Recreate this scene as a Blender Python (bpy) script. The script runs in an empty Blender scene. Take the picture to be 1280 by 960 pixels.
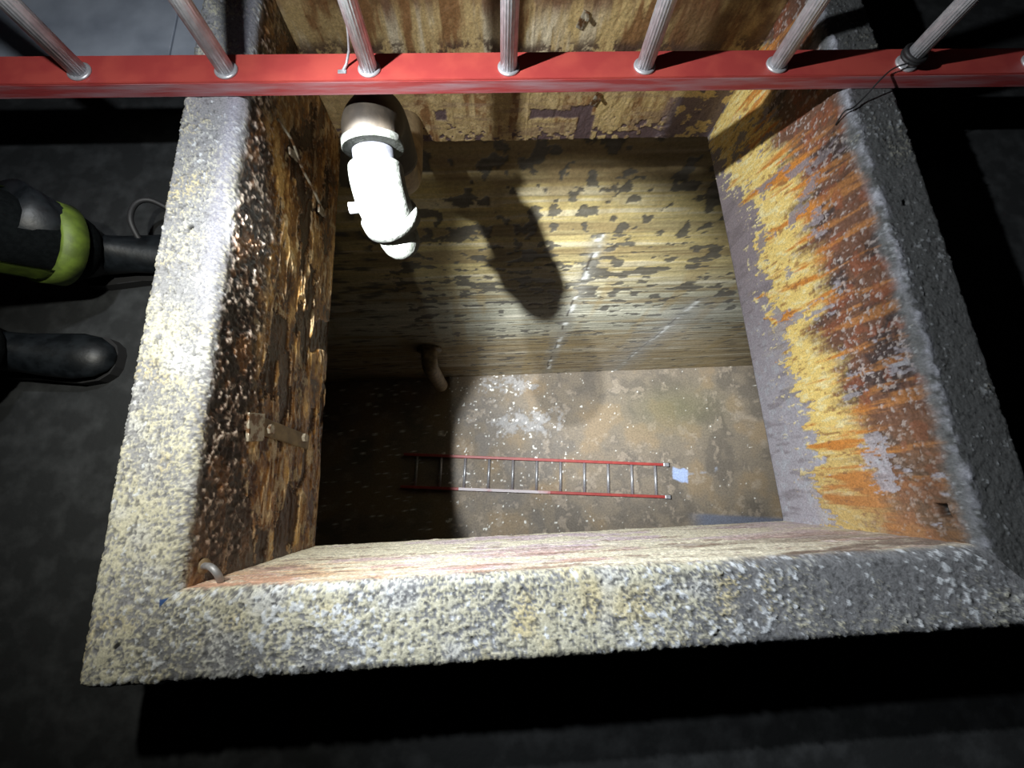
import bpy, bmesh, math, random
import numpy as np
from mathutils import Vector, Matrix

S = bpy.context.scene
COL = S.collection
R0 = random.Random(7)

# ------------------------------------------------------------------ camera
H = 0.7411
cam_d = bpy.data.cameras.new('camera')
cam = bpy.data.objects.new('camera', cam_d)
COL.objects.link(cam)
cam_d.sensor_fit = 'HORIZONTAL'
cam_d.sensor_width = 36.0
cam_d.lens = 36.0 * 508.95 / 1280.0
cam_d.clip_start = 0.01
cam_d.clip_end = 60
RC = Matrix(((0.998499337873727, 0.0393422973031297, -0.03809535284835587),
             (-0.047384187756493425, 0.9694120383589215, -0.2408215908830811),
             (0.02745561903119217, 0.24226531639447044, 0.9698214812303866)))
cam.matrix_world = Matrix.Translation((0, 0, H)) @ RC.to_4x4()
S.camera = cam

# ------------------------------------------------------------------ world, exposure
W = bpy.data.worlds.new('dark_cellar')
S.world = W
W.use_nodes = True
W.node_tree.nodes['Background'].inputs[0].default_value = (0.55, 0.65, 0.8, 1)
W.node_tree.nodes['Background'].inputs[1].default_value = 0.002
S.view_settings.view_transform = 'Standard'
S.view_settings.look = 'None'
S.view_settings.gamma = 1.0
S.view_settings.use_curve_mapping = False
S.view_settings.exposure = 0.0

# ------------------------------------------------------------------ the two hand torches over the left curb
def torch(name, loc, target, energy, angle, blend, color, size=0.012):
    d = bpy.data.lights.new(name, 'SPOT')
    d.energy = energy
    d.spot_size = math.radians(angle)
    d.spot_blend = blend
    d.color = color
    d.shadow_soft_size = size
    o = bpy.data.objects.new(name, d)
    o.location = loc
    o.rotation_euler = (Vector(target) - Vector(loc)).to_track_quat('-Z', 'Y').to_euler()
    COL.objects.link(o)
    return o

L1 = (-0.519, 0.335, 0.60)
L2 = (-0.515, 0.605, 0.67)
COOL = (0.93, 0.97, 1.0)
torch('torch_near_glow', L1, (-0.58, 0.25, 0.0), 28, 104, 1.0, (1.0, 0.98, 0.88), 0.016)
torch('torch_near_spill', L1, (0.16, -0.16, -0.06), 33, 70, 1.0, COOL, 0.016)
torch('torch_near_beam', L1, (1.55, 1.35, -3.9), 1450, 48, 1.0, COOL, 0.016)
torch('torch_far_glow', L2, (-0.80, 0.85, 0.0), 19, 140, 1.0, COOL, 0.02)
torch('torch_far_spill', L2, (0.84, 0.40, -0.40), 98, 128, 1.0, COOL, 0.012)
torch('torch_far_beam', L2, (1.34, 0.25, -4.6), 820, 43, 0.22, COOL, 0.012)

# ------------------------------------------------------------------ helpers
def link(o, parent=None):
    COL.objects.link(o)
    if parent is not None:
        o.parent = parent
    return o

def tag(o, label=None, cat=None, group=None, kind=None):
    if label: o['label'] = label
    if cat: o['category'] = cat
    if group: o['group'] = group
    if kind: o['kind'] = kind
    return o

def empty(name, loc=(0, 0, 0), rz=0.0):
    o = bpy.data.objects.new(name, None)
    o.empty_display_size = 0.05
    o.location = loc
    o.rotation_euler = (0, 0, rz)
    COL.objects.link(o)
    return o

def obj(name, bm, mat, parent=None, smooth=False):
    me = bpy.data.meshes.new(name)
    bm.normal_update()
    bm.to_mesh(me)
    bm.free()
    me.materials.append(mat)
    if smooth:
        for p in me.polygons:
            p.use_smooth = True
    return link(bpy.data.objects.new(name, me), parent)

def copy_tree(o, parent=None):
    c = o.copy()
    COL.objects.link(c)
    c.parent = parent
    for ch in list(o.children):
        copy_tree(ch, c)
    return c

def box(bm, c, s, rot=None, bevel=0.0):
    r = bmesh.ops.create_cube(bm, size=1.0)
    M = Matrix.Translation(c) @ (rot.to_4x4() if rot is not None else Matrix()) @ Matrix.Diagonal((s[0], s[1], s[2], 1))
    bmesh.ops.transform(bm, matrix=M, verts=r['verts'])
    if bevel > 0:
        es = list({e for v in r['verts'] for e in v.link_edges})
        bmesh.ops.bevel(bm, geom=es, offset=bevel, segments=2, affect='EDGES', profile=0.5)

def sweep(bm, pts, radii, seg=16, cap=True, flute=0.0, nfl=0):
    """tube along pts with per-point radii; flute: ribbed section"""
    P = [Vector(p) for p in pts]
    n = len(P)
    if not hasattr(radii, '__len__'):
        radii = [radii] * n
    rings = []
    up = None
    for i in range(n):
        t = (P[min(i + 1, n - 1)] - P[max(i - 1, 0)])
        if t.length < 1e-9:
            t = P[-1] - P[0]
        t.normalize()
        if up is None:
            up = Vector((0, 0, 1)) if abs(t.z) < 0.9 else Vector((1, 0, 0))
        a = (up - t * up.dot(t)).normalized()
        b = t.cross(a)
        up = a
        ring = []
        for k in range(seg):
            th = 2 * math.pi * k / seg
            r = radii[i] * (1 + (flute * math.cos(nfl * th) if nfl else 0))
            ring.append(bm.verts.new(P[i] + a * (r * math.cos(th)) + b * (r * math.sin(th))))
        rings.append(ring)
    for i in range(n - 1):
        for k in range(seg):
            bm.faces.new((rings[i][k], rings[i][(k + 1) % seg], rings[i + 1][(k + 1) % seg], rings[i + 1][k]))
    if cap:
        bm.faces.new(rings[0][::-1])
        bm.faces.new(rings[-1])
    return rings

def tube(bm, a, b, r, seg=16, **k):
    return sweep(bm, [a, b], [r, r] if not hasattr(r, '__len__') else r, seg, **k)

def prism(bm, prof, x0, x1):
    """profile of (y,z) extruded along x"""
    A = [bm.verts.new((x0, p[0], p[1])) for p in prof]
    B = [bm.verts.new((x1, p[0], p[1])) for p in prof]
    n = len(prof)
    for i in range(n):
        bm.faces.new((A[i], A[(i + 1) % n], B[(i + 1) % n], B[i]))
    bm.faces.new(A[::-1])
    bm.faces.new(B)
    bmesh.ops.recalc_face_normals(bm, faces=bm.faces[:])

# ------------------------------------------------------------------ numpy noise
def _hash(i, j, k, seed):
    h = (i * 374761393 + j * 668265263 + k * 2147483647 % 1274126177 + seed * 974634777) & 0xFFFFFFFF
    h = ((h ^ (h >> 13)) * 1274126177) & 0xFFFFFFFF
    h = ((h ^ (h >> 16)) * 2246822519) & 0xFFFFFFFF
    return ((h ^ (h >> 15)) & 0xFFFFFF) / float(0xFFFFFF)

def vnoise(P, scale=(1, 1, 1), seed=0):
    Q = P * np.array(scale)[None, :] + 1000.37
    I = np.floor(Q).astype(np.int64)
    F = Q - I
    U = F * F * F * (F * (F * 6 - 15) + 10)
    i, j, k = I[:, 0], I[:, 1], I[:, 2]
    u, v, w = U[:, 0], U[:, 1], U[:, 2]
    out = 0
    for a in (0, 1):
        for b in (0, 1):
            for c in (0, 1):
                wt = (u if a else 1 - u) * (v if b else 1 - v) * (w if c else 1 - w)
                out = out + wt * _hash(i + a, j + b, k + c, seed)
    return out * 2 - 1

def fbm(P, scale, octaves=4, seed=0, gain=0.5):
    sc = np.array(scale if hasattr(scale, '__len__') else (scale,) * 3, float)
    o = 0; a = 1.0; t = 0
    for n in range(octaves):
        o = o + a * vnoise(P, sc, seed + n * 17)
        t += a
        a *= gain
        sc = sc * 2.03
    return o / t

def sstep(a, b, x):
    t = np.clip((x - a) / (b - a), 0, 1)
    return t * t * (3 - 2 * t)

def mix(A, B, t):
    return A * (1 - t)[:, None] + np.array(B)[None, :] * t[:, None] if np.ndim(B) == 1 else A * (1 - t)[:, None] + B * t[:, None]

def flat(c, n):
    return np.tile(np.array(c, float), (n, 1))

def grid_mesh(name, P, nu, nv, col, gloss, mat, flip=False, parent=None, smooth=True):
    me = bpy.data.meshes.new(name)
    me.vertices.add(nu * nv)
    me.vertices.foreach_set('co', P.astype(np.float32).ravel())
    i = np.arange(nu - 1)[:, None]; j = np.arange(nv - 1)[None, :]
    a = (i * nv + j).ravel(); b = a + 1; c = a + nv + 1; d = a + nv
    q = np.stack([a, b, c, d] if not flip else [a, d, c, b], 1).astype(np.int32)
    nf = len(q)
    me.loops.add(nf * 4)
    me.loops.foreach_set('vertex_index', q.ravel())
    me.polygons.add(nf)
    me.polygons.foreach_set('loop_start', (np.arange(nf) * 4).astype(np.int32))
    me.polygons.foreach_set('loop_total', np.full(nf, 4, np.int32))
    me.update(calc_edges=True)
    if smooth:
        me.polygons.foreach_set('use_smooth', np.ones(nf, bool))
    at = me.color_attributes.new('Col', 'FLOAT_COLOR', 'POINT')
    C4 = np.concatenate([np.clip(col, 0, 1), np.clip(gloss, 0, 1)[:, None]], 1)
    at.data.foreach_set('color', C4.astype(np.float32).ravel())
    me.materials.append(mat)
    return link(bpy.data.objects.new(name, me), parent)

# ------------------------------------------------------------------ materials
def new_mat(name):
    m = bpy.data.materials.new(name)
    m.use_nodes = True
    nt = m.node_tree
    return m, nt, nt.nodes['Principled BSDF']

def crust_mat(name, fine=260, bump=0.5, dist=0.003, rough=(0.85, 0.22), var=0.35):
    m, nt, p = new_mat(name)
    N = nt.nodes; L = nt.links
    at = N.new('ShaderNodeAttribute'); at.attribute_name = 'Col'
    tc = N.new('ShaderNodeTexCoord')
    n1 = N.new('ShaderNodeTexNoise'); n1.inputs['Scale'].default_value = fine
    n1.inputs['Detail'].default_value = 5; n1.inputs['Roughness'].default_value = 0.65
    L.new(tc.outputs['Object'], n1.inputs['Vector'])
    mr = N.new('ShaderNodeMapRange')
    mr.inputs[1].default_value = 0.3; mr.inputs[2].default_value = 0.7
    mr.inputs[3].default_value = 1 - var; mr.inputs[4].default_value = 1 + var
    L.new(n1.outputs['Fac'], mr.inputs[0])
    vm = N.new('ShaderNodeVectorMath'); vm.operation = 'SCALE'
    L.new(at.outputs['Color'], vm.inputs[0]); L.new(mr.outputs[0], vm.inputs['Scale'])
    L.new(vm.outputs[0], p.inputs['Base Color'])
    rr = N.new('ShaderNodeMapRange')
    rr.inputs[3].default_value = rough[0]; rr.inputs[4].default_value = rough[1]
    L.new(at.outputs['Alpha'], rr.inputs[0]); L.new(rr.outputs[0], p.inputs['Roughness'])
    b = N.new('ShaderNodeBump'); b.inputs['Strength'].default_value = bump; b.inputs['Distance'].default_value = dist
    L.new(n1.outputs['Fac'], b.inputs['Height']); L.new(b.outputs[0], p.inputs['Normal'])
    return m

def plain_mat(name, c, rough=0.6, metal=0.0, c2=None, scale=30, bump=0.15, bscale=120, stretch=(1, 1, 1), thr=(0.4, 0.6), dist=0.001):
    m, nt, p = new_mat(name)
    N = nt.nodes; L = nt.links
    tc = N.new('ShaderNodeTexCoord')
    mp = N.new('ShaderNodeMapping'); mp.inputs['Scale'].default_value = stretch
    L.new(tc.outputs['Object'], mp.inputs['Vector'])
    n1 = N.new('ShaderNodeTexNoise'); n1.inputs['Scale'].default_value = scale; n1.inputs['Detail'].default_value = 6
    L.new(mp.outputs[0], n1.inputs['Vector'])
    cr = N.new('ShaderNodeValToRGB')
    cr.color_ramp.elements[0].position = thr[0]; cr.color_ramp.elements[1].position = thr[1]
    cr.color_ramp.elements[0].color = (*c, 1); cr.color_ramp.elements[1].color = (*(c2 or c), 1)
    L.new(n1.outputs['Fac'], cr.inputs[0]); L.new(cr.outputs[0], p.inputs['Base Color'])
    n2 = N.new('ShaderNodeTexNoise'); n2.inputs['Scale'].default_value = bscale; n2.inputs['Detail'].default_value = 4
    L.new(mp.outputs[0], n2.inputs['Vector'])
    b = N.new('ShaderNodeBump'); b.inputs['Strength'].default_value = bump; b.inputs['Distance'].default_value = dist
    L.new(n2.outputs['Fac'], b.inputs['Height']); L.new(b.outputs[0], p.inputs['Normal'])
    p.inputs['Roughness'].default_value = rough
    p.inputs['Metallic'].default_value = metal
    return m

M_crust = crust_mat('crusted_concrete', 230, 0.55, 0.0022)
M_tank = crust_mat('tank_lining', 60, 0.35, 0.004, (0.75, 0.3), 0.22)
M_tankfloor = crust_mat('tank_floor', 45, 0.3, 0.003, (0.8, 0.35), 0.28)
M_floor = plain_mat('dark_floor', (0.012, 0.0135, 0.0145), 0.75, 0, (0.038, 0.041, 0.043), 22, 0.35, 70, thr=(0.45, 0.8), dist=0.002)
M_red = plain_mat('red_fibreglass', (0.44, 0.07, 0.055), 0.45, 0, (0.37, 0.05, 0.045), 14, 0.08, 90)
M_redscr = plain_mat('scratched_red_flange', (0.40, 0.055, 0.055), 0.55, 0, (0.40, 0.22, 0.24), 7, 0.4, 60, stretch=(1, 6, 14), thr=(0.38, 0.68))
M_alu = plain_mat('aluminium', (0.62, 0.62, 0.64), 0.42, 0.55, (0.48, 0.48, 0.5), 60, 0.1, 300)
M_galv = plain_mat('galvanised', (0.42, 0.43, 0.45), 0.5, 0.4, (0.3, 0.3, 0.31), 90, 0.2, 200)
M_black = plain_mat('black_rubber', (0.015, 0.015, 0.016), 0.6)
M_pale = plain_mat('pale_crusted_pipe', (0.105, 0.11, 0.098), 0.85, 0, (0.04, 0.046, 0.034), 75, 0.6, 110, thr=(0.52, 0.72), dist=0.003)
M_nip = plain_mat('grey_white_pipe', (0.085, 0.088, 0.10), 0.8, 0, (0.06, 0.06, 0.07), 40, 0.3, 160)
M_rustpipe = plain_mat('brown_stained_pipe', (0.16, 0.11, 0.06), 0.55, 0, (0.3, 0.22, 0.12), 22, 0.4, 90, dist=0.002)
M_shadepipe = plain_mat('shade_darkened_pipe', (0.030, 0.023, 0.016), 0.7, 0, (0.055, 0.043, 0.03), 22, 0.4, 90, dist=0.002)  # pipe brown darkened to carry the rail's shadow on the back elbow
M_steelplate = plain_mat('pale_blue_grey_plate', (0.60, 0.66, 0.76), 0.55, 0.0, (0.38, 0.43, 0.52), 7, 0.15, 60, thr=(0.4, 0.7))
M_cloth = plain_mat('dark_turnout_cloth', (0.0025, 0.0032, 0.0036), 0.95, 0, (0.004, 0.005, 0.0055), 120, 0.4, 400)
M_hivis = plain_mat('yellow_green_tape', (0.10, 0.15, 0.018), 0.6, 0, (0.06, 0.09, 0.012), 40, 0.2, 300)
M_leather = plain_mat('black_leather', (0.003, 0.004, 0.005), 0.42, 0, (0.008, 0.010, 0.012), 40, 0.3, 120)
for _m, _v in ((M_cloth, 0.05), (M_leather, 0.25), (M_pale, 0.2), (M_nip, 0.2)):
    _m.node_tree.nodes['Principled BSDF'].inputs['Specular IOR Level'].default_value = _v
M_skin = plain_mat('skin', (0.5, 0.3, 0.22), 0.5)
M_helmet = plain_mat('helmet_shell', (0.02, 0.02, 0.022), 0.3)

# ------------------------------------------------------------------ curb and throat
X0, X1, Y0, Y1 = -0.5355, 0.8389, -0.1417, 1.2507
T = 0.5134
WD = 0.134
ZF = -0.20

def profile():
    pts = []
    for n in np.arange(0.10, 0.004, -0.02): pts.append((n, -T))
    for z in np.arange(-T, -0.020, 0.0025): pts.append((0.0, z))
    r = 0.020
    for a in np.linspace(0, math.pi / 2, 10): pts.append((r - r * math.cos(a), -r + r * math.sin(a)))
    for n in np.arange(r + 0.0021, WD - 0.014, 0.0021): pts.append((n, 0.0))
    r = 0.014
    for a in np.linspace(0, math.pi / 2, 6): pts.append((WD - r + r * math.sin(a), -r + r * math.cos(a)))
    for z in np.linspace(-r - 0.01, ZF - 0.005, 22): pts.append((WD, z))
    A = np.array(pts)
    d = np.gradient(A, axis=0)
    d /= np.linalg.norm(d, axis=1)[:, None]
    N = np.stack([-d[:, 1], d[:, 0]], 1)       # towards opening / up
    return A, N

PROF, PN = profile()

def height_common(P):
    return 0.0016 * fbm(P, 28, 3, 5) + 0.0012 * fbm(P, 110, 2, 9)

def curb_side(side):
    nv = len(PROF)
    Lg = (Y1 - Y0) if side in ('left', 'right') else (X1 - X0)
    nu = int(Lg / 0.0025)
    s = np.linspace(0, 1, nu)
    n = PROF[:, 0][None, :]; z = np.broadcast_to(PROF[:, 1][None, :], (nu, nv))
    if side in ('left', 'right'):
        t = (Y0 - n) + (Y1 - Y0 + 2 * n) * s[:, None]
        x = (X0 - n) + 0 * t if side == 'left' else (X1 + n) + 0 * t
        y = t
        sg = 1 if side == 'left' else -1
        hn = np.array([sg, 0.0])
        end0 = np.array([0, 1.0]); end1 = np.array([0, -1.0])
    else:
        t = (X0 - n) + (X1 - X0 + 2 * n) * s[:, None]
        y = (Y0 - n) + 0 * t if side == 'front' else (Y1 + n) + 0 * t
        x = t
        sg = 1 if side == 'front' else -1
        hn = np.array([0.0, sg])
        end0 = np.array([1.0, 0]); end1 = np.array([-1.0, 0])
    P = np.stack([x, y, z], -1).reshape(-1, 3)
    npn = np.broadcast_to(PN[None, :, 0], (nu, nv)).ravel()
    # PN[:,0] is along n (outward): toward the opening is -n
    npz = np.broadcast_to(PN[None, :, 1], (nu, nv)).ravel()
    nn = np.broadcast_to(PROF[None, :, 0], (nu, nv)).ravel()
    zz = P[:, 2]
    along = P[:, 1] if side in ('left', 'right') else P[:, 0]
    col, gl, h = SIDE[side](P, nn, zz, along)
    # seams share the same height
    hc = height_common(P)
    S_ = np.broadcast_to(s[:, None], (nu, nv)).ravel()
    e = np.minimum(S_, 1 - S_) * Lg
    wb = sstep(0.0, 0.03, e)
    H_ = (h * wb + hc * (1 - wb))
    D = np.zeros_like(P)
    for idx, en in ((S_ < 1e-9, end0), (S_ > 1 - 1e-9, end1)):
        D[idx, 0] += en[0] * (-npn[idx]) * -1 * -1
        D[idx, 1] += en[1] * (-npn[idx]) * -1 * -1
    D[:, 0] += hn[0] * (-npn)
    D[:, 1] += hn[1] * (-npn)
    D[:, 2] += npz
    P2 = P + D * H_[:, None]
    # rounded outer corners
    rc = 0.030
    for sx, xc in ((-1, X0 - WD + rc), (1, X1 + WD - rc)):
        for sy, yc in ((-1, Y0 - WD + rc), (1, Y1 + WD - rc)):
            dx = (P2[:, 0] - xc) * sx; dy = (P2[:, 1] - yc) * sy
            rr = np.hypot(dx, dy)
            q = (dx > 0) & (dy > 0) & (rr > rc)
            P2[q, 0] = xc + sx * dx[q] / rr[q] * rc
            P2[q, 1] = yc + sy * dy[q] / rr[q] * rc
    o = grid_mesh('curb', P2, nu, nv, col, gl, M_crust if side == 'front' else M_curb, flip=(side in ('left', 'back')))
    return o

def top_cols(P, side):
    """cream crust growing in worm-like patches on grey concrete"""
    n = len(P)
    grey = {'left': (0.27, 0.275, 0.29), 'front': (0.20, 0.205, 0.215), 'right': (0.075, 0.078, 0.078), 'back': (0.22, 0.21, 0.19)}[side]  # right grey painted darker, standing in for the low grazing light there
    c = flat(grey, n)
    big = fbm(P, 9, 3, 31)
    w1 = fbm(P, 150, 2, 37, 0.6)
    worm = 1 - np.abs(w1) * 5.0
    fine = fbm(P, 170, 2, 41, 0.6)
    cream = flat((0.60, 0.58, 0.44), n)
    cream = mix(cream, (0.66, 0.58, 0.34), sstep(0.1, 0.5, fbm(P, 12, 2, 33)))
    cream = mix(cream, (0.62, 0.63, 0.60), sstep(0.1, 0.5, fbm(P, 14, 2, 35)))
    cov = {'left': 0.25 + 0.35 * sstep(0.7, -0.1, P[:, 1]), 'front': 0.62 - 0.75 * sstep(0.15, 0.6, P[:, 0]) - 0.25 * sstep(-0.25, -0.5, P[:, 0]),
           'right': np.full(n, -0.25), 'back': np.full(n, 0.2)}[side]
    m = sstep(0.05, 0.55, worm * 0.42 + big * 0.9 + fine * 0.5 + cov - 0.22)
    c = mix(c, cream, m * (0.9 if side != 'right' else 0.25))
    dark = sstep(0.22, 0.42, fbm(P, 150, 2, 43, 0.6) + 0.15 * big)
    c = mix(c, np.array(grey) * 0.4, dark * 0.75)
    wh = sstep(0.50, 0.58, fbm(P, 120, 2, 47) + 0.28 * sstep(0.0, 0.5, fbm(P, 6, 2, 49)))
    if side == 'front':
        wz = np.exp(-((P[:, 0] + 0.36) / 0.14) ** 2)
        wh = np.maximum(wh, sstep(0.40, 0.5, fbm(P, 70, 3, 53) + 0.30 * wz - 0.1))
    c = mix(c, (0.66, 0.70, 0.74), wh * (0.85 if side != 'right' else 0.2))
    h = 0.0015 * m + 0.0016 * fbm(P, 40, 3, 59) + 0.0009 * fine + 0.0012 * wh - 0.001 * dark
    return c, h

def holes(P, c, h, pts, r=0.006):
    for (x, y) in pts:
        d = np.hypot(P[:, 0] - x, P[:, 1] - y)
        k = np.where(P[:, 2] > -0.01, 1 - sstep(r * 0.7, r * 1.2, d), 0)
        c = mix(c, (0.01, 0.01, 0.01), k)
        h = h - 0.008 * k
    return c, h

def side_left(P, nn, z, y):
    n = len(P)
    ct, ht = top_cols(P, 'left')
    ct, ht = holes(P, ct, ht, [(-0.614, -0.217), (-0.607, 0.539)])
    blue = (np.abs(P[:, 0] + 0.553) < 0.006) & (np.abs(P[:, 1] + 0.168) < 0.016)
    ct[blue] = (0.04, 0.10, 0.28)
    # throat face: amber film with runs down the wall, peeled sheets, black crust under the rim
    strk = fbm(P, (30, 12, 26), 5, 61, 0.6)
    run = 1 - np.abs(fbm(P, (34, 6.5, 30), 3, 62, 0.55)) * 7
    blob = fbm(P, (16, 16, 9), 4, 63)
    fine = fbm(P, 120, 3, 65, 0.6)
    amber = flat((0.30, 0.13, 0.030), n)
    amber = mix(amber, (0.56, 0.33, 0.11), sstep(0.05, 0.40, strk))
    amber = mix(amber, (0.11, 0.040, 0.014), sstep(0.05, 0.30, -strk - 0.3 * blob + 0.25 * fine))
    amber = mix(amber, (0.66, 0.50, 0.28), sstep(0.22, 0.40, fbm(P, (55, 28, 45), 4, 67, 0.6)) * 0.75)
    amber = mix(amber, (0.78, 0.60, 0.36), sstep(0.55, 0.95, run + 0.7 * blob) * 0.6)
    pe = fbm(P, (15, 6, 15), 5, 69, 0.55) + 0.10 * fine
    peel = sstep(0.12, 0.14, pe)
    rect = np.maximum(np.abs(y + 0.005 - 0.02 * strk) - 0.035, np.abs(z + 0.115) - 0.03) + 0.012 * blob
    peel = np.maximum(peel, sstep(0.003, -0.003, rect))
    rect = np.maximum(np.abs(y - 0.62) - 0.03, np.abs(z + 0.125) - 0.025) + 0.012 * blob
    peel = np.maximum(peel, sstep(0.003, -0.003, rect))
    rect = np.maximum(np.abs(y - 0.47 + 0.25 * (z + 0.45)) - 0.05, np.abs(z + 0.47) - 0.07) + 0.02 * blob
    peel = np.maximum(peel, sstep(0.003, -0.003, rect))
    amber = mix(amber, (0.065, 0.030, 0.016), peel * 0.95)
    edge = np.exp(-((pe - 0.108) / 0.012) ** 2)
    amber = mix(amber, (0.72, 0.56, 0.38), edge * 0.5)
    band = sstep(-0.20, -0.12, z - 0.10 * sstep(0.5, 1.2, y) + 0.06 * blob + 0.04 * fine) * sstep(-0.16, 0.04, y + 0.12 * blob + 0.05 * fine)
    kn = fbm(P, 100, 3, 71, 0.6)
    kb = fbm(P, 45, 2, 73)
    crust = flat((0.035, 0.024, 0.020), n)
    crust = mix(crust, (0.15, 0.085, 0.055), sstep(0.0, 0.3, kn))
    crust = mix(crust, (0.60, 0.50, 0.42), sstep(0.22, 0.36, kn + 0.3 * kb))
    crust = mix(crust, (0.30, 0.13, 0.04), sstep(0.1, 0.4, strk) * 0.6)
    amber = amber * (0.72 + 0.35 * sstep(-0.1, 0.4, strk))[:, None]
    cf = mix(amber, crust, band)
    hf = 0.0035 * (1 - peel) * (1 - band) + 0.0055 * band * (0.5 + 1.2 * kn + 0.6 * kb) + 0.0022 * strk + 0.0014 * fine + 0.002 * blob + 0.0026 * np.clip(run, 0, 1) * (1 - band)
    hf = hf - 0.003
    gf = 0.9 * (1 - band) + 0.65 * band
    rim = sstep(-0.035, -0.008, z + 0.008 * blob + 0.004 * fine)
    k = np.where(nn > 0.03, 1.0, rim)
    c = mix(cf, ct, k)
    ew = np.exp(-((nn - 0.022) / 0.018) ** 2) * sstep(0.2, 0.6, y) * k
    c = mix(c, (0.30, 0.30, 0.37), ew * 0.6)
    h = hf * (1 - k) + ht * k
    g = gf * (1 - k) + 0.12 * k
    return c, g, h

def side_right(P, nn, z, y):
    n = len(P)
    ct, ht = top_cols(P, 'right')
    ct, ht = holes(P, ct, ht, [(0.906, 0.557)])
    d = -z / T
    # runs lean a little off plumb
    Q = P.copy(); Q[:, 1] = y + 0.25 * z * sstep(0.2, 0.9, y)
    strk = fbm(Q, (45, 45, 5), 5, 81, 0.62)
    wide = fbm(Q, (14, 14, 2.5), 3, 82)
    blob = fbm(P, (14, 14, 9), 4, 83, 0.55)
    fine = fbm(P, 130, 3, 85, 0.6)
    fl = fbm(Q, (110, 110, 38), 4, 87, 0.6)
    base = flat((0.29, 0.245, 0.26), n)
    base = mix(base, (0.42, 0.40, 0.44), sstep(0.75, 0.1, y) * 0.9)
    base = mix(base, (0.46, 0.48, 0.52), sstep(0.05, 0.4, fbm(P, 60, 4, 89, 0.6)) * sstep(0.7, 0.2, y) * 0.7)
    base = mix(base, (0.18, 0.15, 0.155), sstep(0.1, 0.4, fbm(P, (60, 60, 14), 3, 90)) * 0.5)
    yb = 0.80 - 0.12 * sstep(0.9, 0.1, y) + 0.16 * sstep(0.9, 1.15, y) - 0.12 * np.exp(-((y - 0.80) / 0.09) ** 2)
    ys = yb + 0.12 * strk + 0.08 * fl + 0.08 * blob + 0.05 * wide
    flake = sstep(0.0, 0.025, ys - d)
    chips = sstep(0.24, 0.30, fl * 0.9 + 0.3 * fine) * sstep(0.16, 0.0, d - ys)
    lat = np.maximum(flake, chips)
    gaps = sstep(0.30, 0.34, 0.8 * blob + 0.5 * fl - 0.15 * (d < 0.25))
    lat = lat * (1 - gaps * 0.9)
    yel = flat((0.88, 0.66, 0.22), n)
    yel = mix(yel, (0.92, 0.82, 0.46), sstep(0.0, 0.35, fl) * 0.8)
    yel = mix(yel, (0.64, 0.25, 0.045), sstep(0.0, 0.35, strk + 0.9 * (0.44 - d) + 0.3 * wide))
    yel = mix(yel, (0.30, 0.13, 0.05), sstep(0.22, 0.42, -fl) * 0.75)
    bs = d + 0.20 * strk + 0.15 * wide + 0.06 * fine
    brn = flat((0.17, 0.085, 0.055), n)
    brn = mix(brn, (0.075, 0.052, 0.048), sstep(0.0, 0.3, blob + 0.3 * fine))
    brn = mix(brn, (0.50, 0.22, 0.07), sstep(0.08, 0.35, strk) * 0.75)
    brn = mix(brn, (0.30, 0.10, 0.05), sstep(0.1, 0.3, fbm(P, (40, 40, 30), 3, 92)) * 0.6)
    gl = fbm(P, 120, 3, 91, 0.6)
    brn = mix(brn, (0.50, 0.43, 0.40), sstep(0.27, 0.36, gl + 0.22 * blob) * 0.8)
    up = sstep(0.46, 0.26, bs)
    lc = mix(yel, brn, up)
    low = sstep(0.18, -0.10, y + 0.08 * strk)
    lc = mix(lc, (0.26, 0.16, 0.09), low * 0.55)
    cf = mix(base, lc, lat)
    hf = 0.0024 * lat + 0.0026 * fl * lat + 0.0012 * blob + 0.0010 * fine + 0.0030 * up * gl + 0.0012 * strk * lat
    k = np.where(nn > 0.03, 1.0, sstep(-0.03, -0.006, z + 0.010 * blob + 0.005 * fine))
    c = mix(cf, ct, k)
    ew = np.exp(-((nn - 0.016 - 0.008 * blob) / 0.010) ** 2) * (0.35 + 1.1 * fbm(P, 60, 3, 95, 0.6)) * k
    c = mix(c, (0.36, 0.37, 0.42), np.clip(ew, 0, 1))
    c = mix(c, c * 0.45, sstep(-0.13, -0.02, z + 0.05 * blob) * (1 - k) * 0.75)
    h = hf * (1 - k) + (ht + 0.003 * np.clip(ew, 0, 1)) * k
    hk = sstep(0.013, 0.009, np.maximum(np.abs(y + 0.085), np.abs(z + 0.045)))
    c = mix(c, (0.01, 0.008, 0.006), np.where(nn < 0.03, hk, 0))
    h = h - 0.02 * np.where(nn < 0.03, hk, 0)
    return c, 0.3 * (1 - k) + 0.25 * up * (1 - k) + 0.08 * k, h

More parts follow.
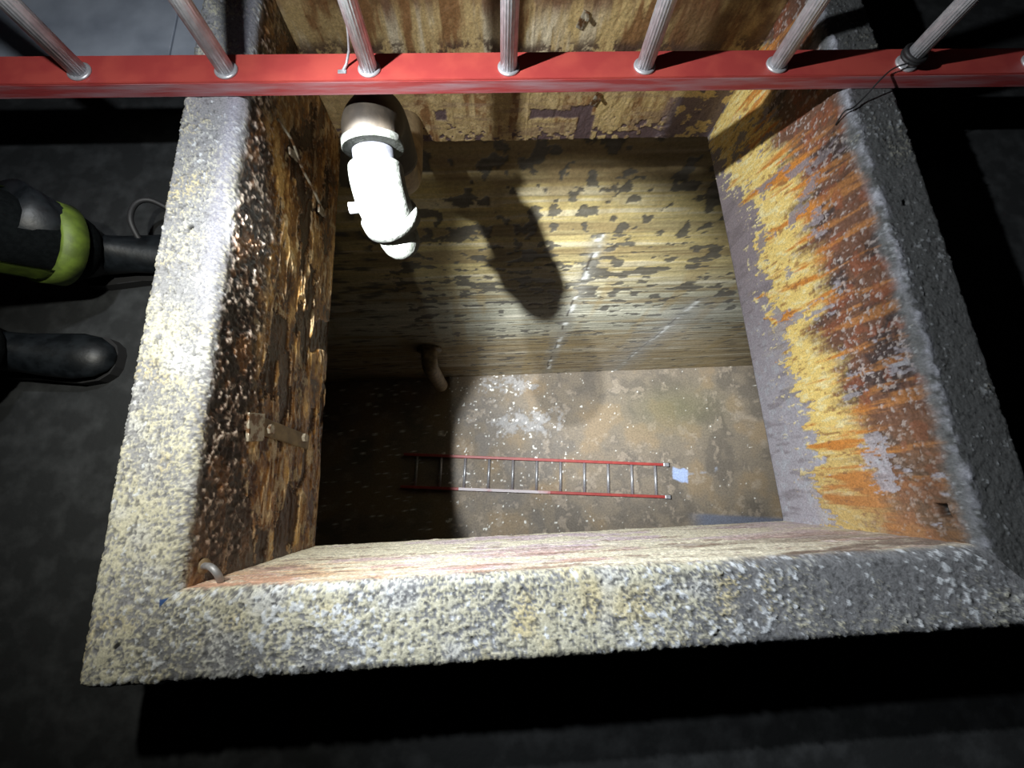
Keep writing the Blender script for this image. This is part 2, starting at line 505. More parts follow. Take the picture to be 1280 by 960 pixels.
def side_front(P, nn, z, x):
    n = len(P)
    ct, ht = top_cols(P, 'front')
    Q = P.copy(); Q[:, 2] = z + 0.02 * fbm(P, 6, 3, 100)
    lay = fbm(Q, (7, 7, 45), 5, 101, 0.62)
    l2 = 1 - np.abs(fbm(Q, (9, 9, 60), 3, 102, 0.6)) * 5
    blob = fbm(P, (5, 5, 10), 3, 103)
    fine = fbm(P, 130, 3, 105, 0.6)
    cf = flat((0.84, 0.79, 0.62), n)
    cf = mix(cf, (0.70, 0.58, 0.64), sstep(0.0, 0.25, blob + 0.3 * lay))
    cf = mix(cf, (0.70, 0.38, 0.18), sstep(0.0, 0.3, blob * 0.6 - 0.4 * lay + 0.25 * sstep(0.0, -0.45, x)) * sstep(-0.34, -0.06, z) * 0.7)
    cf = mix(cf, (0.86, 0.82, 0.68), sstep(0.3, 0.9, l2 + 0.8 * fine) * 0.7)
    cf = mix(cf, (0.30, 0.19, 0.16), sstep(0.16, 0.36, -lay + 0.25 * fine) * 0.7)
    cf = mix(cf, (0.12, 0.065, 0.045), sstep(0.20, 0.5, x + 0.3 * blob) * sstep(0.0, 0.25, fbm(Q, (6, 6, 26), 4, 107) + 0.08) * sstep(-0.32, -0.05, z) * 0.9)
    cf = mix(cf, (0.30, 0.25, 0.22), sstep(0.35, 0.75, x) * 0.5)
    hf = 0.0026 * lay + 0.0014 * fine + 0.0015 * blob + 0.0016 * np.clip(l2, 0, 1)
    k = np.where(nn > 0.03, 1.0, sstep(-0.022, -0.006, z + 0.008 * blob + 0.005 * fine))
    c = mix(cf, ct, k)
    h = hf * (1 - k) + ht * k
    return c, 0.2 * (1 - k) + 0.12 * k, h

def side_back(P, nn, z, x):
    n = len(P)
    ct, ht = top_cols(P, 'back')
    strk = fbm(P, (26, 26, 3.5), 5, 111, 0.6)
    blob = fbm(P, (13, 13, 10), 4, 113)
    fine = fbm(P, 120, 3, 115, 0.6)
    horiz = fbm(P, (6, 6, 45), 4, 117, 0.6)
    cf = flat((0.46, 0.33, 0.15), n)
    cf = mix(cf, (0.62, 0.46, 0.20), sstep(0.1, 0.5, x + 0.2 * blob) * 0.8)
    cf = mix(cf, (0.66, 0.58, 0.42), sstep(0.0, 0.35, strk) * sstep(0.6, 0.2, x) * sstep(-0.32, -0.12, z + 0.05 * strk) * 0.8)
    cf = mix(cf, (0.22, 0.10, 0.035), sstep(0.05, 0.35, -strk + 0.3 * blob) * 0.9)
    cf = mix(cf, (0.30, 0.20, 0.12), sstep(0.0, 0.3, horiz) * sstep(-0.22, -0.38, z) * 0.7)
    cf = mix(cf, (0.66, 0.50, 0.26), sstep(0.1, 0.35, fbm(P, (50, 50, 60), 3, 118)) * sstep(-0.2, -0.4, z) * 0.5)
    # dark rusty staining high on the right, and a ragged dark row level with the ladder
    cf = mix(cf, (0.11, 0.045, 0.018), sstep(0.32, 0.60, x + 0.2 * strk) * sstep(-0.38, -0.2, z + 0.05 * blob) * sstep(-0.35, 0.2, blob + 0.2 * strk + 0.1) * 0.85)
    row = np.exp(-((z + 0.195 + 0.05 * blob) / 0.04) ** 4) * sstep(-0.10, 0.03, blob + 0.3 * fine + 0.12 * np.sin(x * 16 + 1))
    cf = mix(cf, (0.075, 0.040, 0.028), np.clip(row, 0, 1) * 0.92)
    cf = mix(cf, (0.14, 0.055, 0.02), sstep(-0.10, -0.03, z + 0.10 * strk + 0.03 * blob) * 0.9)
    def rect(xc, zc, wx, wz, e=0.004):
        q = np.maximum(np.abs(x - xc) - wx, np.abs(z - zc) - wz) + 0.010 * blob + 0.006 * fine
        return sstep(e, -e, q)
    dk = rect(0.24, -0.405, 0.085, 0.018)
    dk = np.maximum(dk, rect(0.33, -0.40, 0.04, 0.026))
    dk = np.maximum(dk, rect(0.355, -0.47, 0.033, 0.06))
    dk = np.maximum(dk, rect(-0.158, -0.405, 0.022, 0.022))
    dk = np.maximum(dk, sstep(0.02, 0.05, fbm(P, (45, 45, 60), 3, 119) * 0.25 + (-0.497 - z) * 1.6 + 0.07 * sstep(0.35, 0.6, x)))
    cf = mix(cf, (0.13, 0.085, 0.085), dk)
    bare = sstep(0.60, 0.66, x + 0.05 * blob) * sstep(-0.25, -0.32, z + 0.03 * blob)
    bc = flat((0.22, 0.17, 0.19), n)
    bc = mix(bc, (0.75, 0.58, 0.28), sstep(0.10, 0.16, fbm(P, (26, 26, 34), 4, 121, 0.6)))
    cf = mix(cf, bc, bare)
    seam = np.exp(-((x - 0.145) / 0.003) ** 2) + np.exp(-((x + 0.115) / 0.003) ** 2)
    hf = 0.0030 * (1 - dk) + 0.0030 * fbm(P, (60, 60, 30), 4, 123, 0.6) + 0.0014 * strk + 0.0012 * fine + 0.002 * seam - 0.001 * np.clip(row, 0, 1)
    k = np.where(nn > 0.03, 1.0, sstep(-0.022, -0.006, z))
    c = mix(cf, ct, k)
    return c, 0.3 * (1 - k) + 0.12 * k, hf * (1 - k) + ht * k

SIDE = {'left': side_left, 'right': side_right, 'front': side_front, 'back': side_back}
M_curb = crust_mat('crusted_curb', 240, 0.5, 0.0022, (0.82, 0.18), 0.32)
for sd, lab in (('left', 'left side of the concrete curb, cream crust on top and wet amber rust inside'),
                ('right', 'right side of the concrete curb, grey top darkened for grazing light and yellow flaking rust inside'),
                ('front', 'near side of the concrete curb, cream speckled top and pale layered inner face'),
                ('back', 'far side of the concrete curb, brown stained inner face behind the ladder')):
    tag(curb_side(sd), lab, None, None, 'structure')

# ------------------------------------------------------------------ surrounding floor slab
bm = bmesh.new()
fx0, fx1, fy0, fy1 = X0 - WD + 0.006, X1 + WD - 0.006, Y0 - WD + 0.006, Y1 + WD - 0.006
zc = (ZF - T) / 2; hz = (ZF + T)
for (a, b, c, d) in ((-4.0, fx0, -3.0, 4.5), (fx1, 4.8, -3.0, 4.5), (fx0, fx1, -3.0, fy0), (fx0, fx1, fy1, 4.5)):
    box(bm, ((a + b) / 2, (c + d) / 2, zc), (b - a, d - c, hz))
tag(obj('floor', bm, M_floor), 'dark concrete floor around the raised curb', None, None, 'structure')

# ------------------------------------------------------------------ tank below
D = 4.6
YB = 1.456
TX0, TX1, TY0 = -2.3, 3.6, -1.6

def axis(a, b, lo, hi, fine, coarse):
    p = [a]
    while p[-1] < b - 1e-6:
        x = p[-1]
        p.append(min(b, x + (fine if lo <= x <= hi else coarse)))
    return np.array(p)

def tank_back():
    xs = axis(TX0, TX1, -0.75, 2.6, 0.0085, 0.05)
    zs = axis(-D, -T + 0.01, -D, -0.6, 0.0085, 0.05)
    nu, nv = len(xs), len(zs)
    X, Z = np.meshgrid(xs, zs, indexing='ij')
    P = np.stack([X, np.full_like(X, YB), Z], -1).reshape(-1, 3)
    x, z = P[:, 0], P[:, 2]; n = len(P)
    hs = fbm(P, (0.9, 1, 16), 4, 201)
    hs2 = fbm(P, (1.8, 1, 45), 3, 203)
    vs = fbm(P, (7, 1, 0.7), 3, 205)
    blob = fbm(P, (5, 1, 8), 4, 207)
    c = flat((0.42, 0.345, 0.17), n)
    c = mix(c, (0.56, 0.44, 0.17), sstep(-0.3, 0.4, hs) * sstep(-2.6, -1.3, z))
    c = mix(c, (0.40, 0.39, 0.30), sstep(-1.7, -2.5, z))
    c = mix(c, (0.36, 0.29, 0.175), sstep(-2.8, -3.6, z))
    c = mix(c, (0.60, 0.56, 0.44), sstep(0.15, 0.5, hs + 0.4 * hs2) * 0.55)
    c = mix(c, (0.24, 0.17, 0.075), sstep(0.1, 0.45, -hs - 0.3 * hs2) * 0.7)
    c = mix(c, (0.34, 0.25, 0.11), sstep(0.15, 0.5, vs) * 0.5)
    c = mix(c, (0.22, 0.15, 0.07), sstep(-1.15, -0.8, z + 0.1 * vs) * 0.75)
    # blotches: round high up, stretched into flat streaks further down
    b1 = fbm(P, (15, 1, 12), 4, 211, 0.5)
    b2 = fbm(P, (11, 1, 19), 4, 213)
    b3 = fbm(P, (9, 1, 30), 4, 215)
    w1 = sstep(-1.9, -1.2, z)
    w3 = sstep(-2.4, -3.0, z)
    bb = b1 * w1 + b2 * (1 - w1) * (1 - w3) + b3 * w3
    thr = 0.165 + 0.12 * w3 + 0.06 * sstep(1.2, 2.2, x) - 0.03 * np.exp(-((z + 1.9) / 0.5) ** 2)
    bl = sstep(thr, thr + 0.035, bb + 0.10 * hs2)
    c = mix(c, (0.085, 0.08, 0.07), bl * 0.86)
    # white-lined vertical cracks
    wob = 0.02 * fbm(P, (1, 1, 5), 3, 217)
    for (xc, za, zb, w, sl) in ((0.68, -1.40, -4.6, 0.021, 0.0), (1.70, -2.35, -4.6, 0.022, 0.06)):
        dx = x - (xc + wob + sl * (z + 3.4))
        on = sstep(zb - 0.05, zb, z) * sstep(za, za - 0.05, z)
        br = sstep(-0.02, 0.12, fbm(P, (3, 1, 11), 3, 219))
        c = mix(c, (0.30, 0.29, 0.25), np.exp(-(dx / 0.07) ** 2) * on * 0.55)
        c = mix(c, (0.72, 0.72, 0.66), np.clip(1.4 * np.exp(-(dx / w) ** 2), 0, 1) * on * br)
        c = mix(c, (0.05, 0.04, 0.03), np.exp(-((dx + 0.016) / 0.009) ** 2) * on * sstep(0.05, -0.1, fbm(P, (3, 1, 9), 3, 223)) * 0.9)
    big = np.exp(-(((x - 1.75) * 1.0 + (z + 3.2) * -0.15) / 0.35) ** 2) * sstep(-2.2, -2.8, z)
    c = mix(c, (0.36, 0.36, 0.36), big * 0.35)
    board = np.floor((z + 5) / 0.14)
    step = vnoise(np.stack([board * 3.1, board, board * 0.7], -1), (1, 1, 1), 221)
    h = 0.003 * step + 0.003 * hs2 - 0.003 * bl + 0.003 * blob
    P[:, 1] -= h
    c = c * 1.1
    o = grid_mesh('wall_back', P, nu, nv, c, 0.25 + 0.3 * bl, M_tank, flip=True)
    tag(o, 'blotched yellow-brown tank wall at the far side of the pit', None, None, 'structure')

tank_back()

def tank_floor():
    xs = axis(TX0, TX1, -0.7, 3.3, 0.009, 0.05)
    ys = axis(TY0, YB, -0.8, YB, 0.009, 0.05)
    nu, nv = len(xs), len(ys)
    X, Y = np.meshgrid(xs, ys, indexing='ij')
    P = np.stack([X, Y, np.full_like(X, -D)], -1).reshape(-1, 3)
    x, y = P[:, 0], P[:, 1]; n = len(P)
    a = fbm(P, (3, 3, 1), 4, 301); b = fbm(P, (9, 9, 1), 4, 303); f = fbm(P, (30, 30, 1), 2, 305)
    c = flat((0.235, 0.195, 0.145), n)
    c = mix(c, (0.29, 0.22, 0.14), sstep(0.0, 0.4, a))
    c = mix(c, (0.17, 0.145, 0.115), sstep(0.0, 0.4, -a + 0.4 * b))
    c = mix(c, (0.40, 0.33, 0.25), sstep(0.2, 0.45, b + 0.3 * f) * 0.6)
    c = mix(c, (0.16, 0.15, 0.08), np.exp(-(((x - 2.4) / 0.6) ** 2 + ((y - 0.9) / 0.3) ** 2)) * 0.7)
    # chalky splash near the foot of the far wall
    sp = np.exp(-(((x - 0.35) / 0.55) ** 2 + ((y - 0.78) / 0.22) ** 2)) + 0.9 * np.exp(-(((x - 0.15) / 0.5) ** 2 + ((y - 1.3) / 0.16) ** 2))
    k = sstep(0.15, 0.5, 0.75 * sp + 0.45 * b + 0.35 * f - 0.22)
    c = mix(c, (0.38, 0.38, 0.385), k * 0.65)
    dots = fbm(P, (26, 26, 1), 2, 309)
    dens = 0.15 * np.clip(sp, 0, 1) + 0.15 * sstep(1.8, 0.2, x) - 0.09
    c = mix(c, (0.85, 0.84, 0.78), sstep(0.66, 0.72, dots + dens))
    # light blue paint splash by the ladder foot, bluish paint far right
    q = np.maximum(np.abs(x - 2.33 - 0.1 * (y - 0.04)) * 1.0 - 0.10, np.abs(y - 0.03 + 0.35 * (x - 2.33)) - 0.085) + 0.03 * b
    c = mix(c, (0.42, 0.52, 0.78), sstep(0.01, -0.01, q))
    q = np.maximum(np.abs(x - 2.6) - 0.2, np.abs(y - 0.03 - 0.05 * (x - 2.5)) - 0.03) + 0.10 * b + 0.02
    c = mix(c, (0.42, 0.47, 0.58), sstep(0.01, -0.03, q) * 0.6)
    q = -0.45 - 0.10 * (x - 2.6) - y
    c = mix(c, (0.17, 0.19, 0.25), sstep(0.0, 0.05, q) * sstep(2.3, 2.6, x) * 0.9)
    c = c * 1.1
    P[:, 2] += 0.004 * a + 0.002 * b + 0.004 * k
    o = grid_mesh('tank_floor', P, nu, nv, c, 0.25 + 0.3 * sstep(0, 0.4, -a), M_tankfloor, flip=False)
    tag(o, 'brown tank bottom speckled with white chips far below the opening', None, None, 'structure')

tank_floor()
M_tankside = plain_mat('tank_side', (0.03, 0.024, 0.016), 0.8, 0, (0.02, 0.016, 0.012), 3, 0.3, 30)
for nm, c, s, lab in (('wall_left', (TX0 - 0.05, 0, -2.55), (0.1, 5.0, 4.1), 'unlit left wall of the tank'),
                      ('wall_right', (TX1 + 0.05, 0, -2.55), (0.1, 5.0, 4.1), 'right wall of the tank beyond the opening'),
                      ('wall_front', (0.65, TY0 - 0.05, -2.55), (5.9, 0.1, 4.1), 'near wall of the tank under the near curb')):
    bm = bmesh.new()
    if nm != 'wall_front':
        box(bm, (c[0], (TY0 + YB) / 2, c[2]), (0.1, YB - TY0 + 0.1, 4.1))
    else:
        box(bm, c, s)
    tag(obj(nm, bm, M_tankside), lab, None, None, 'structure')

# ------------------------------------------------------------------ ladder across the opening, lying on its edge
RY0, RY1, RT = 0.868, 0.943, 0.035
LX0, LX1 = -1.62, 1.95
lad = tag(empty('ladder', (0.16, 0.905, 0)), 'red fibreglass ladder laid on edge across the curb, grey ribbed rungs standing up', 'ladder')
def child(name, bm, mat, par, smooth=False):
    """parts modelled in world space, parented to an empty"""
    o = obj(name, bm, mat, None, smooth)
    o.parent = par
    o.matrix_parent_inverse = par.matrix_world.inverted() if par.type != 'EMPTY' else Matrix.Translation(-par.location) if par.rotation_euler.z == 0 else par.matrix_basis.inverted()
    return o

def rail(zt, up=False):
    w = 0.004; s = -1 if not up else 1
    pr = [(RY0, zt), (RY0, zt + s * RT), (RY0 + w, zt + s * RT), (RY0 + w, zt + s * w), (RY1 - w, zt + s * w), (RY1 - w, zt + s * RT), (RY1, zt + s * RT), (RY1, zt)]
    bm = bmesh.new()
    prism(bm, pr, LX0, LX1)
    es = [e for e in bm.edges if abs(e.verts[0].co.x - e.verts[1].co.x) > 0.5]
    bmesh.ops.bevel(bm, geom=es, offset=0.0011, segments=2, affect='EDGES')
    return bm

low = child('rail', rail(RT), M_red, lad)
# worn outer face of the flange: a scratched skin
bm = bmesh.new()
box(bm, ((LX0 + LX1) / 2, RY0 - 0.0003, RT / 2 - 0.001), (LX1 - LX0 - 0.002, 0.0012, RT - 0.006))
wf = child('worn_flange_face', bm, M_redscr, lad)
wf.parent = low; wf.matrix_parent_inverse = Matrix()
wf['label'] = 'scuffed pinkish edge of the rail'
child('rail', rail(RT + 0.39, True), M_red, lad)
RUNGX = [0.0546 + (k - 2) * 0.305 for k in range(-2, 9) if LX0 + 0.1 < 0.0546 + (k - 2) * 0.305 < LX1 - 0.1]
rmesh = fmesh = None
RYC = 0.897
for rx in RUNGX:
    if rmesh is None:
        bm = bmesh.new(); tube(bm, (0, 0, 0.0), (0, 0, 0.39), 0.0178, 72, cap=True, flute=0.045, nfl=18)
        o = obj('rung', bm, M_alu, lad, True); rmesh = o.data
        bm = bmesh.new(); sweep(bm, [(0, 0, 0.0), (0, 0, 0.003), (0, 0, 0.005), (0, 0, 0.005)], [0.0245, 0.0245, 0.0215, 0.018], 40)
        f = obj('rung_collar', bm, M_alu, None, True); fmesh = f.data
    else:
        o = link(bpy.data.objects.new('rung', rmesh), lad)
        f = link(bpy.data.objects.new('rung_collar', fmesh))
    o.location = (rx - lad.location.x, RYC - lad.location.y, RT)
    f.parent = o
    f.location = (0, 0, 0.0)

# thin grey strip bent at the foot of a rung
bm = bmesh.new()
sweep(bm, [(-0.306, 0.893, 0.0365), (-0.299, 0.905, 0.040), (-0.286, 0.915, 0.062), (-0.276, 0.915, 0.095), (-0.270, 0.910, 0.120)], [0.0035, 0.003, 0.0026, 0.0026, 0.002], 8)
st = child('wire_tie', bm, M_galv, lad, True)
st['label'] = 'thin grey strip bent against a rung'
bm = bmesh.new()
box(bm, (-0.309, 0.890, 0.0362), (0.018, 0.010, 0.002), bevel=0.0006)
s2 = child('tie_end', bm, M_galv, lad)
s2.parent = st; s2.matrix_parent_inverse = Matrix()

# black cord tied round the rung over the right curb and lying on the curb
crx = 0.0546 + 3 * 0.305
cord = tag(empty('cord', (crx, RYC, RT)), 'thin black cord tied round the rung over the right curb and trailing onto it', 'cord')
bm = bmesh.new()
pts = [(crx + 0.0238 * math.cos(a), RYC + 0.0238 * math.sin(a), RT + 0.022 + 0.004 * math.sin(a * 0.5)) for a in np.linspace(0, 2 * math.pi * 2, 48)]
sweep(bm, pts, 0.0042, 8)
child('knot', bm, M_black, cord, True)
bm = bmesh.new()
def bez(P, n):
    P = [Vector(p) for p in P]; out = []
    for i in range(len(P) - 1):
        p0 = P[max(i - 1, 0)]; p1 = P[i]; p2 = P[i + 1]; p3 = P[min(i + 2, len(P) - 1)]
        for t in np.linspace(0, 1, n, endpoint=(i == len(P) - 2)):
            out.append(0.5 * ((2 * p1) + (p2 - p0) * t + (2 * p0 - 5 * p1 + 4 * p2 - p3) * t * t + (3 * p1 - p0 - 3 * p2 + p3) * t ** 3))
    return out
sweep(bm, bez([(crx - 0.012, RYC - 0.02, RT + 0.02), (0.925, 0.872, 0.046), (0.900, 0.855, 0.036), (0.872, 0.828, 0.012), (0.845, 0.806, 0.006), (0.829, 0.802, 0.001), (0.8325, 0.797, -0.03)], 8), 0.0017, 8)
child('trailing_end', bm, M_black, cord, True)

# ------------------------------------------------------------------ ladder lying on the tank bottom
ang = math.atan2(0.174 - 0.397, 2.117 + 0.507)
base = Vector((2.108, -0.037, -D + 0.012))
l2 = tag(empty('ladder', base, ang), 'red ladder with silver rungs lying flat on the tank bottom', 'ladder')
LL = 3.35
for sy in (0.2, -0.2):
    bm = bmesh.new()
    prism(bm, [(sy - 0.017, 0.0), (sy + 0.017, 0.0), (sy + 0.017, 0.06), (sy - 0.017, 0.06)], -LL, 0.0)
    bmesh.ops.bevel(bm, geom=[e for e in bm.edges], offset=0.003, segments=1, affect='EDGES')
    r = obj('rail', bm, M_red, l2)
    bm = bmesh.new()
    box(bm, (0.012, sy, 0.032), (0.07, 0.046, 0.07), bevel=0.006)
    fc = obj('foot_bracket', bm, M_alu, l2)
    bm = bmesh.new()
    box(bm, (0.052, sy, 0.022), (0.022, 0.056, 0.045), bevel=0.006)
    f2 = obj('rubber_foot', bm, M_black, fc)
M_redw = plain_mat('chalk_dusted_red', (0.6, 0.25, 0.25), 0.6, 0, (0.75, 0.68, 0.7), 5, 0.1, 60, thr=(0.35, 0.5))
bm = bmesh.new(); box(bm, (-2.05, -0.2, 0.061), (1.15, 0.033, 0.003))
q = obj('chalk_coating', bm, M_redw, l2); q['label'] = 'white dusted stretch of the near rail'
bm = bmesh.new(); tube(bm, (0, -0.185, 0.032), (0, 0.185, 0.032), 0.017, 14)
rg = obj('rung', bm, M_alu, l2, True)
for k in range(11):
    o = rg if k == 0 else rg.copy()
    if k: COL.objects.link(o); o.parent = l2
    o.location = (-0.125 - 0.305 * k, 0, 0)

# ------------------------------------------------------------------ pale elbow pipe coming out of the far throat wall
pipe = tag(empty('elbow_pipe', (-0.285, 0.99, -0.40)), 'white crusted steel pipe elbow with a rounded plug, reaching into the opening under the ladder', 'pipe')
def along(p, d, t): return p + d * t
TIP = Vector((-0.244, 0.660, -0.318)); MID = Vector((-0.276, 0.728, -0.150)); RING = Vector((-0.283, 0.828, -0.112))
d1 = (MID - RING).normalized(); d2 = (TIP - MID).normalized()
bm = bmesh.new()
sweep(bm, bez([RING - d1 * 0.012, RING - d1 * 0.045, (-0.281, 0.905, -0.108), (-0.281, 0.950, -0.138), (-0.281, 0.970, -0.195), (-0.281, 0.975, -0.30)], 7), 0.069, 36)
child('back_elbow', bm, M_shadepipe, pipe, True)
bm = bmesh.new()
sweep(bm, bez([(-0.281, 0.975, -0.28), (-0.281, 0.978, -0.34), (-0.281, 1.0, -0.40), (-0.281, 1.06, -0.43), (-0.281, 1.15, -0.435), (-0.281, 1.265, -0.435)], 7), 0.058, 28)
child('riser', bm, M_rustpipe, pipe, True)
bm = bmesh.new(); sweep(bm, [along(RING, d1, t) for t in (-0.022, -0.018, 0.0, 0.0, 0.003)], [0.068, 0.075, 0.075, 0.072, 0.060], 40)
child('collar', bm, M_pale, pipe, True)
bm = bmesh.new(); tube(bm, RING, along(RING, d1, 0.09), 0.052, 36)
child('nipple', bm, M_nip, pipe, True)
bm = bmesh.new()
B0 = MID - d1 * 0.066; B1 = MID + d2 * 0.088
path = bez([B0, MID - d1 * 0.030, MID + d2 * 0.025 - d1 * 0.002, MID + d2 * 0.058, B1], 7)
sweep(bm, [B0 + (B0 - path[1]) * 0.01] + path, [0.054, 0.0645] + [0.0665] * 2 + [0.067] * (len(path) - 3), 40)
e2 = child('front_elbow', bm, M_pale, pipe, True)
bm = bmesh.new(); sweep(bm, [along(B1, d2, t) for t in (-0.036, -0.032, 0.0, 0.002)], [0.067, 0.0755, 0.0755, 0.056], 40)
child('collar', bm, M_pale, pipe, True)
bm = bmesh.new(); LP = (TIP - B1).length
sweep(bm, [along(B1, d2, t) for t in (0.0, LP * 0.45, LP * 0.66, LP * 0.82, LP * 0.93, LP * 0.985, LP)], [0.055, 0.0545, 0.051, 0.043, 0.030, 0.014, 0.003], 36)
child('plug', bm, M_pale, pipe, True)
sd = Vector((-1, -0.15, 0.1)).normalized()
bm = bmesh.new(); cp = MID + d2 * 0.03
tube(bm, cp + sd * 0.055, cp + sd * 0.088, 0.014, 8)
child('bolt', bm, M_galv, pipe, True)
bm = bmesh.new()
tube(bm, (-0.292, 0.940, -0.075), (-0.292, 0.960, -0.035), 0.006, 8)
child('stud', bm, M_galv, pipe, True)

# ------------------------------------------------------------------ rusty outlet low on the far tank wall
out = tag(empty('outlet_pipe', (-0.70, 1.45, -3.45)), 'rusty bent outlet pipe in the shadow at the foot of the far wall', 'pipe')
bm = bmesh.new()
sweep(bm, bez([(-0.70, 1.47, -3.40), (-0.70, 1.36, -3.40), (-0.70, 1.28, -3.48), (-0.70, 1.26, -3.7), (-0.70, 1.26, -4.25)], 7), 0.085, 24)
child('bend', bm, M_rustpipe, out, True)
bm = bmesh.new(); tube(bm, (-0.70, 1.455, -3.40), (-0.70, 1.425, -3.40), 0.13, 24)
child('flange', bm, M_rustpipe, out, True)

# ------------------------------------------------------------------ fittings on the left throat face
M_shiny = plain_mat('wet_steel', (0.42, 0.37, 0.28), 0.25, 0.3, (0.14, 0.07, 0.03), 45, 0.7, 70, thr=(0.46, 0.56), dist=0.004)
br = tag(empty('bracket', (X0, 0.15, -0.25)), 'short steel bracket bolted to the wet rusty left face', 'bracket')
bm = bmesh.new()
box(bm, (X0 + 0.003, 0.150, -0.165), (0.008, 0.062, 0.060), Matrix.Rotation(0.12, 3, 'X'), 0.002)
child('plate', bm, M_shiny, br)
bm = bmesh.new()
box(bm, (X0 + 0.002, 0.150, -0.30), (0.007, 0.040, 0.24), Matrix.Rotation(-0.06, 3, 'X'), 0.002)
child('strap', bm, M_rustpipe, br)
for zz_ in (-0.215, -0.385):
    bm = bmesh.new()
    tube(bm, (X0 + 0.002, 0.152, zz_), (X0 + 0.013, 0.152, zz_), 0.012, 6)
    child('bolt', bm, M_shiny, br)
sl = tag(empty('steel_strip', (X0, 0.9, -0.27)), 'thin bent steel strip peeling off the far end of the left face', 'strip')
bm = bmesh.new()
sweep(bm, bez([(X0 + 0.004, 0.935, -0.12), (X0 + 0.012, 0.925, -0.18), (X0 + 0.006, 0.905, -0.25), (X0 + 0.010, 0.885, -0.33), (X0 + 0.004, 0.868, -0.42)], 6), [0.004] * 25, 6)
child('edge_rod', bm, M_shiny, sl, True)
bm = bmesh.new()
box(bm, (X0 + 0.006, 0.905, -0.205), (0.006, 0.020, 0.05), Matrix.Rotation(0.3, 3, 'X'), 0.0015)
child('tab', bm, M_shiny, sl)
bm = bmesh.new()
box(bm, (X0 + 0.006, 0.865, -0.385), (0.007, 0.024, 0.035), Matrix.Rotation(0.2, 3, 'X'), 0.0015)
child('tab', bm, M_shiny, sl)
# hook in the near left corner
hk = tag(empty('hook', (X0 + 0.02, Y0 + 0.02, -0.03)), 'bent grey steel hook in the near left corner of the opening', 'hook')
bm = bmesh.new()
sweep(bm, bez([(X0 + 0.002, Y0 + 0.028, -0.055), (X0 + 0.018, Y0 + 0.030, -0.040), (X0 + 0.034, Y0 + 0.028, -0.030), (X0 + 0.044, Y0 + 0.016, -0.032), (X0 + 0.042, Y0 + 0.002, -0.045), (X0 + 0.04, Y0 - 0.006, -0.052)], 7), 0.0058, 12)
child('bent_bar', bm, M_galv, hk, True)
bm = bmesh.new()
sweep(bm, [(X0 + 0.001, Y0 + 0.028, -0.055), (X0 + 0.006, Y0 + 0.028, -0.053)], [0.014, 0.012], 16)
child('socket', bm, M_rustpipe, hk, True)
# clips on the far face
for (cx_, cz_, lab) in ((0.371, -0.345, 'small bent metal clip below the ladder rail on the far face'), (0.279, -0.105, 'small bent metal clip high on the far face above the ladder rail')):
    cl = tag(empty('clip', (cx_, Y1, cz_)), lab, 'clip')
    bm = bmesh.new()
    box(bm, (cx_, Y1 - 0.008, cz_), (0.020, 0.006, 0.045), Matrix.Rotation(0.35, 3, 'Y'), 0.0015)
    child('plate', bm, M_shiny, cl)
    bm = bmesh.new()
    box(bm, (cx_ + 0.008, Y1 - 0.016, cz_ + 0.012), (0.010, 0.020, 0.010), Matrix.Rotation(0.35, 3, 'Y'), 0.0015)
    child('bent_lip', bm, M_shiny, cl)

# ------------------------------------------------------------------ pale plates on the floor beyond the left curb
for i, (xa, xb, lab) in enumerate(((-1.95, -0.90, 'pale blue-grey steel plate on the floor behind the ladder, the one farther from the curb'),
                                   (-0.895, -0.69, 'narrow pale steel plate on the floor between the large plate and the left curb'))):
    bm = bmesh.new()
    box(bm, (0, 0, 0), (xb - xa, 1.0, 0.012), bevel=0.002)
    o = obj('floor_plate', bm, M_steelplate)
    o.location = ((xa + xb) / 2, 1.72, ZF + 0.006)
    tag(o, lab, 'plate')
    o.rotation_euler.z = 0.0

# ------------------------------------------------------------------ person in dark turnout gear beside the left curb
per = tag(empty('person', (-1.10, 0.44, ZF)), 'person in dark turnout trousers with yellow-green tape and black boots, standing left of the curb', 'person')
def skin(name, joints, edges, mat, root=0, sub=2):
    me = bpy.data.meshes.new(name)
    me.from_pydata([j[0] for j in joints], edges, [])
    o = bpy.data.objects.new(name, me)
    COL.objects.link(o)
    o.modifiers.new('s', 'SKIN').use_smooth_shade = True
    for i, j in enumerate(joints):
        r = j[1]
        me.skin_vertices[0].data[i].radius = (r, r) if not hasattr(r, '__len__') else r
        me.skin_vertices[0].data[i].use_root = (i == root)
    if sub:
        m = o.modifiers.new('u', 'SUBSURF'); m.levels = sub; m.render_levels = sub
    me.materials.append(mat)
    dg = bpy.context.evaluated_depsgraph_get()
    me2 = bpy.data.meshes.new_from_object(o.evaluated_get(dg))
    bpy.data.objects.remove(o)
    me2.name = name
    for p in me2.polygons: p.use_smooth = True
    if not me2.materials: me2.materials.append(mat)
    o2 = bpy.data.objects.new(name, me2)
    COL.objects.link(o2)
    o2.parent = per
    o2.matrix_parent_inverse = Matrix.Translation(-per.location)
    return o2

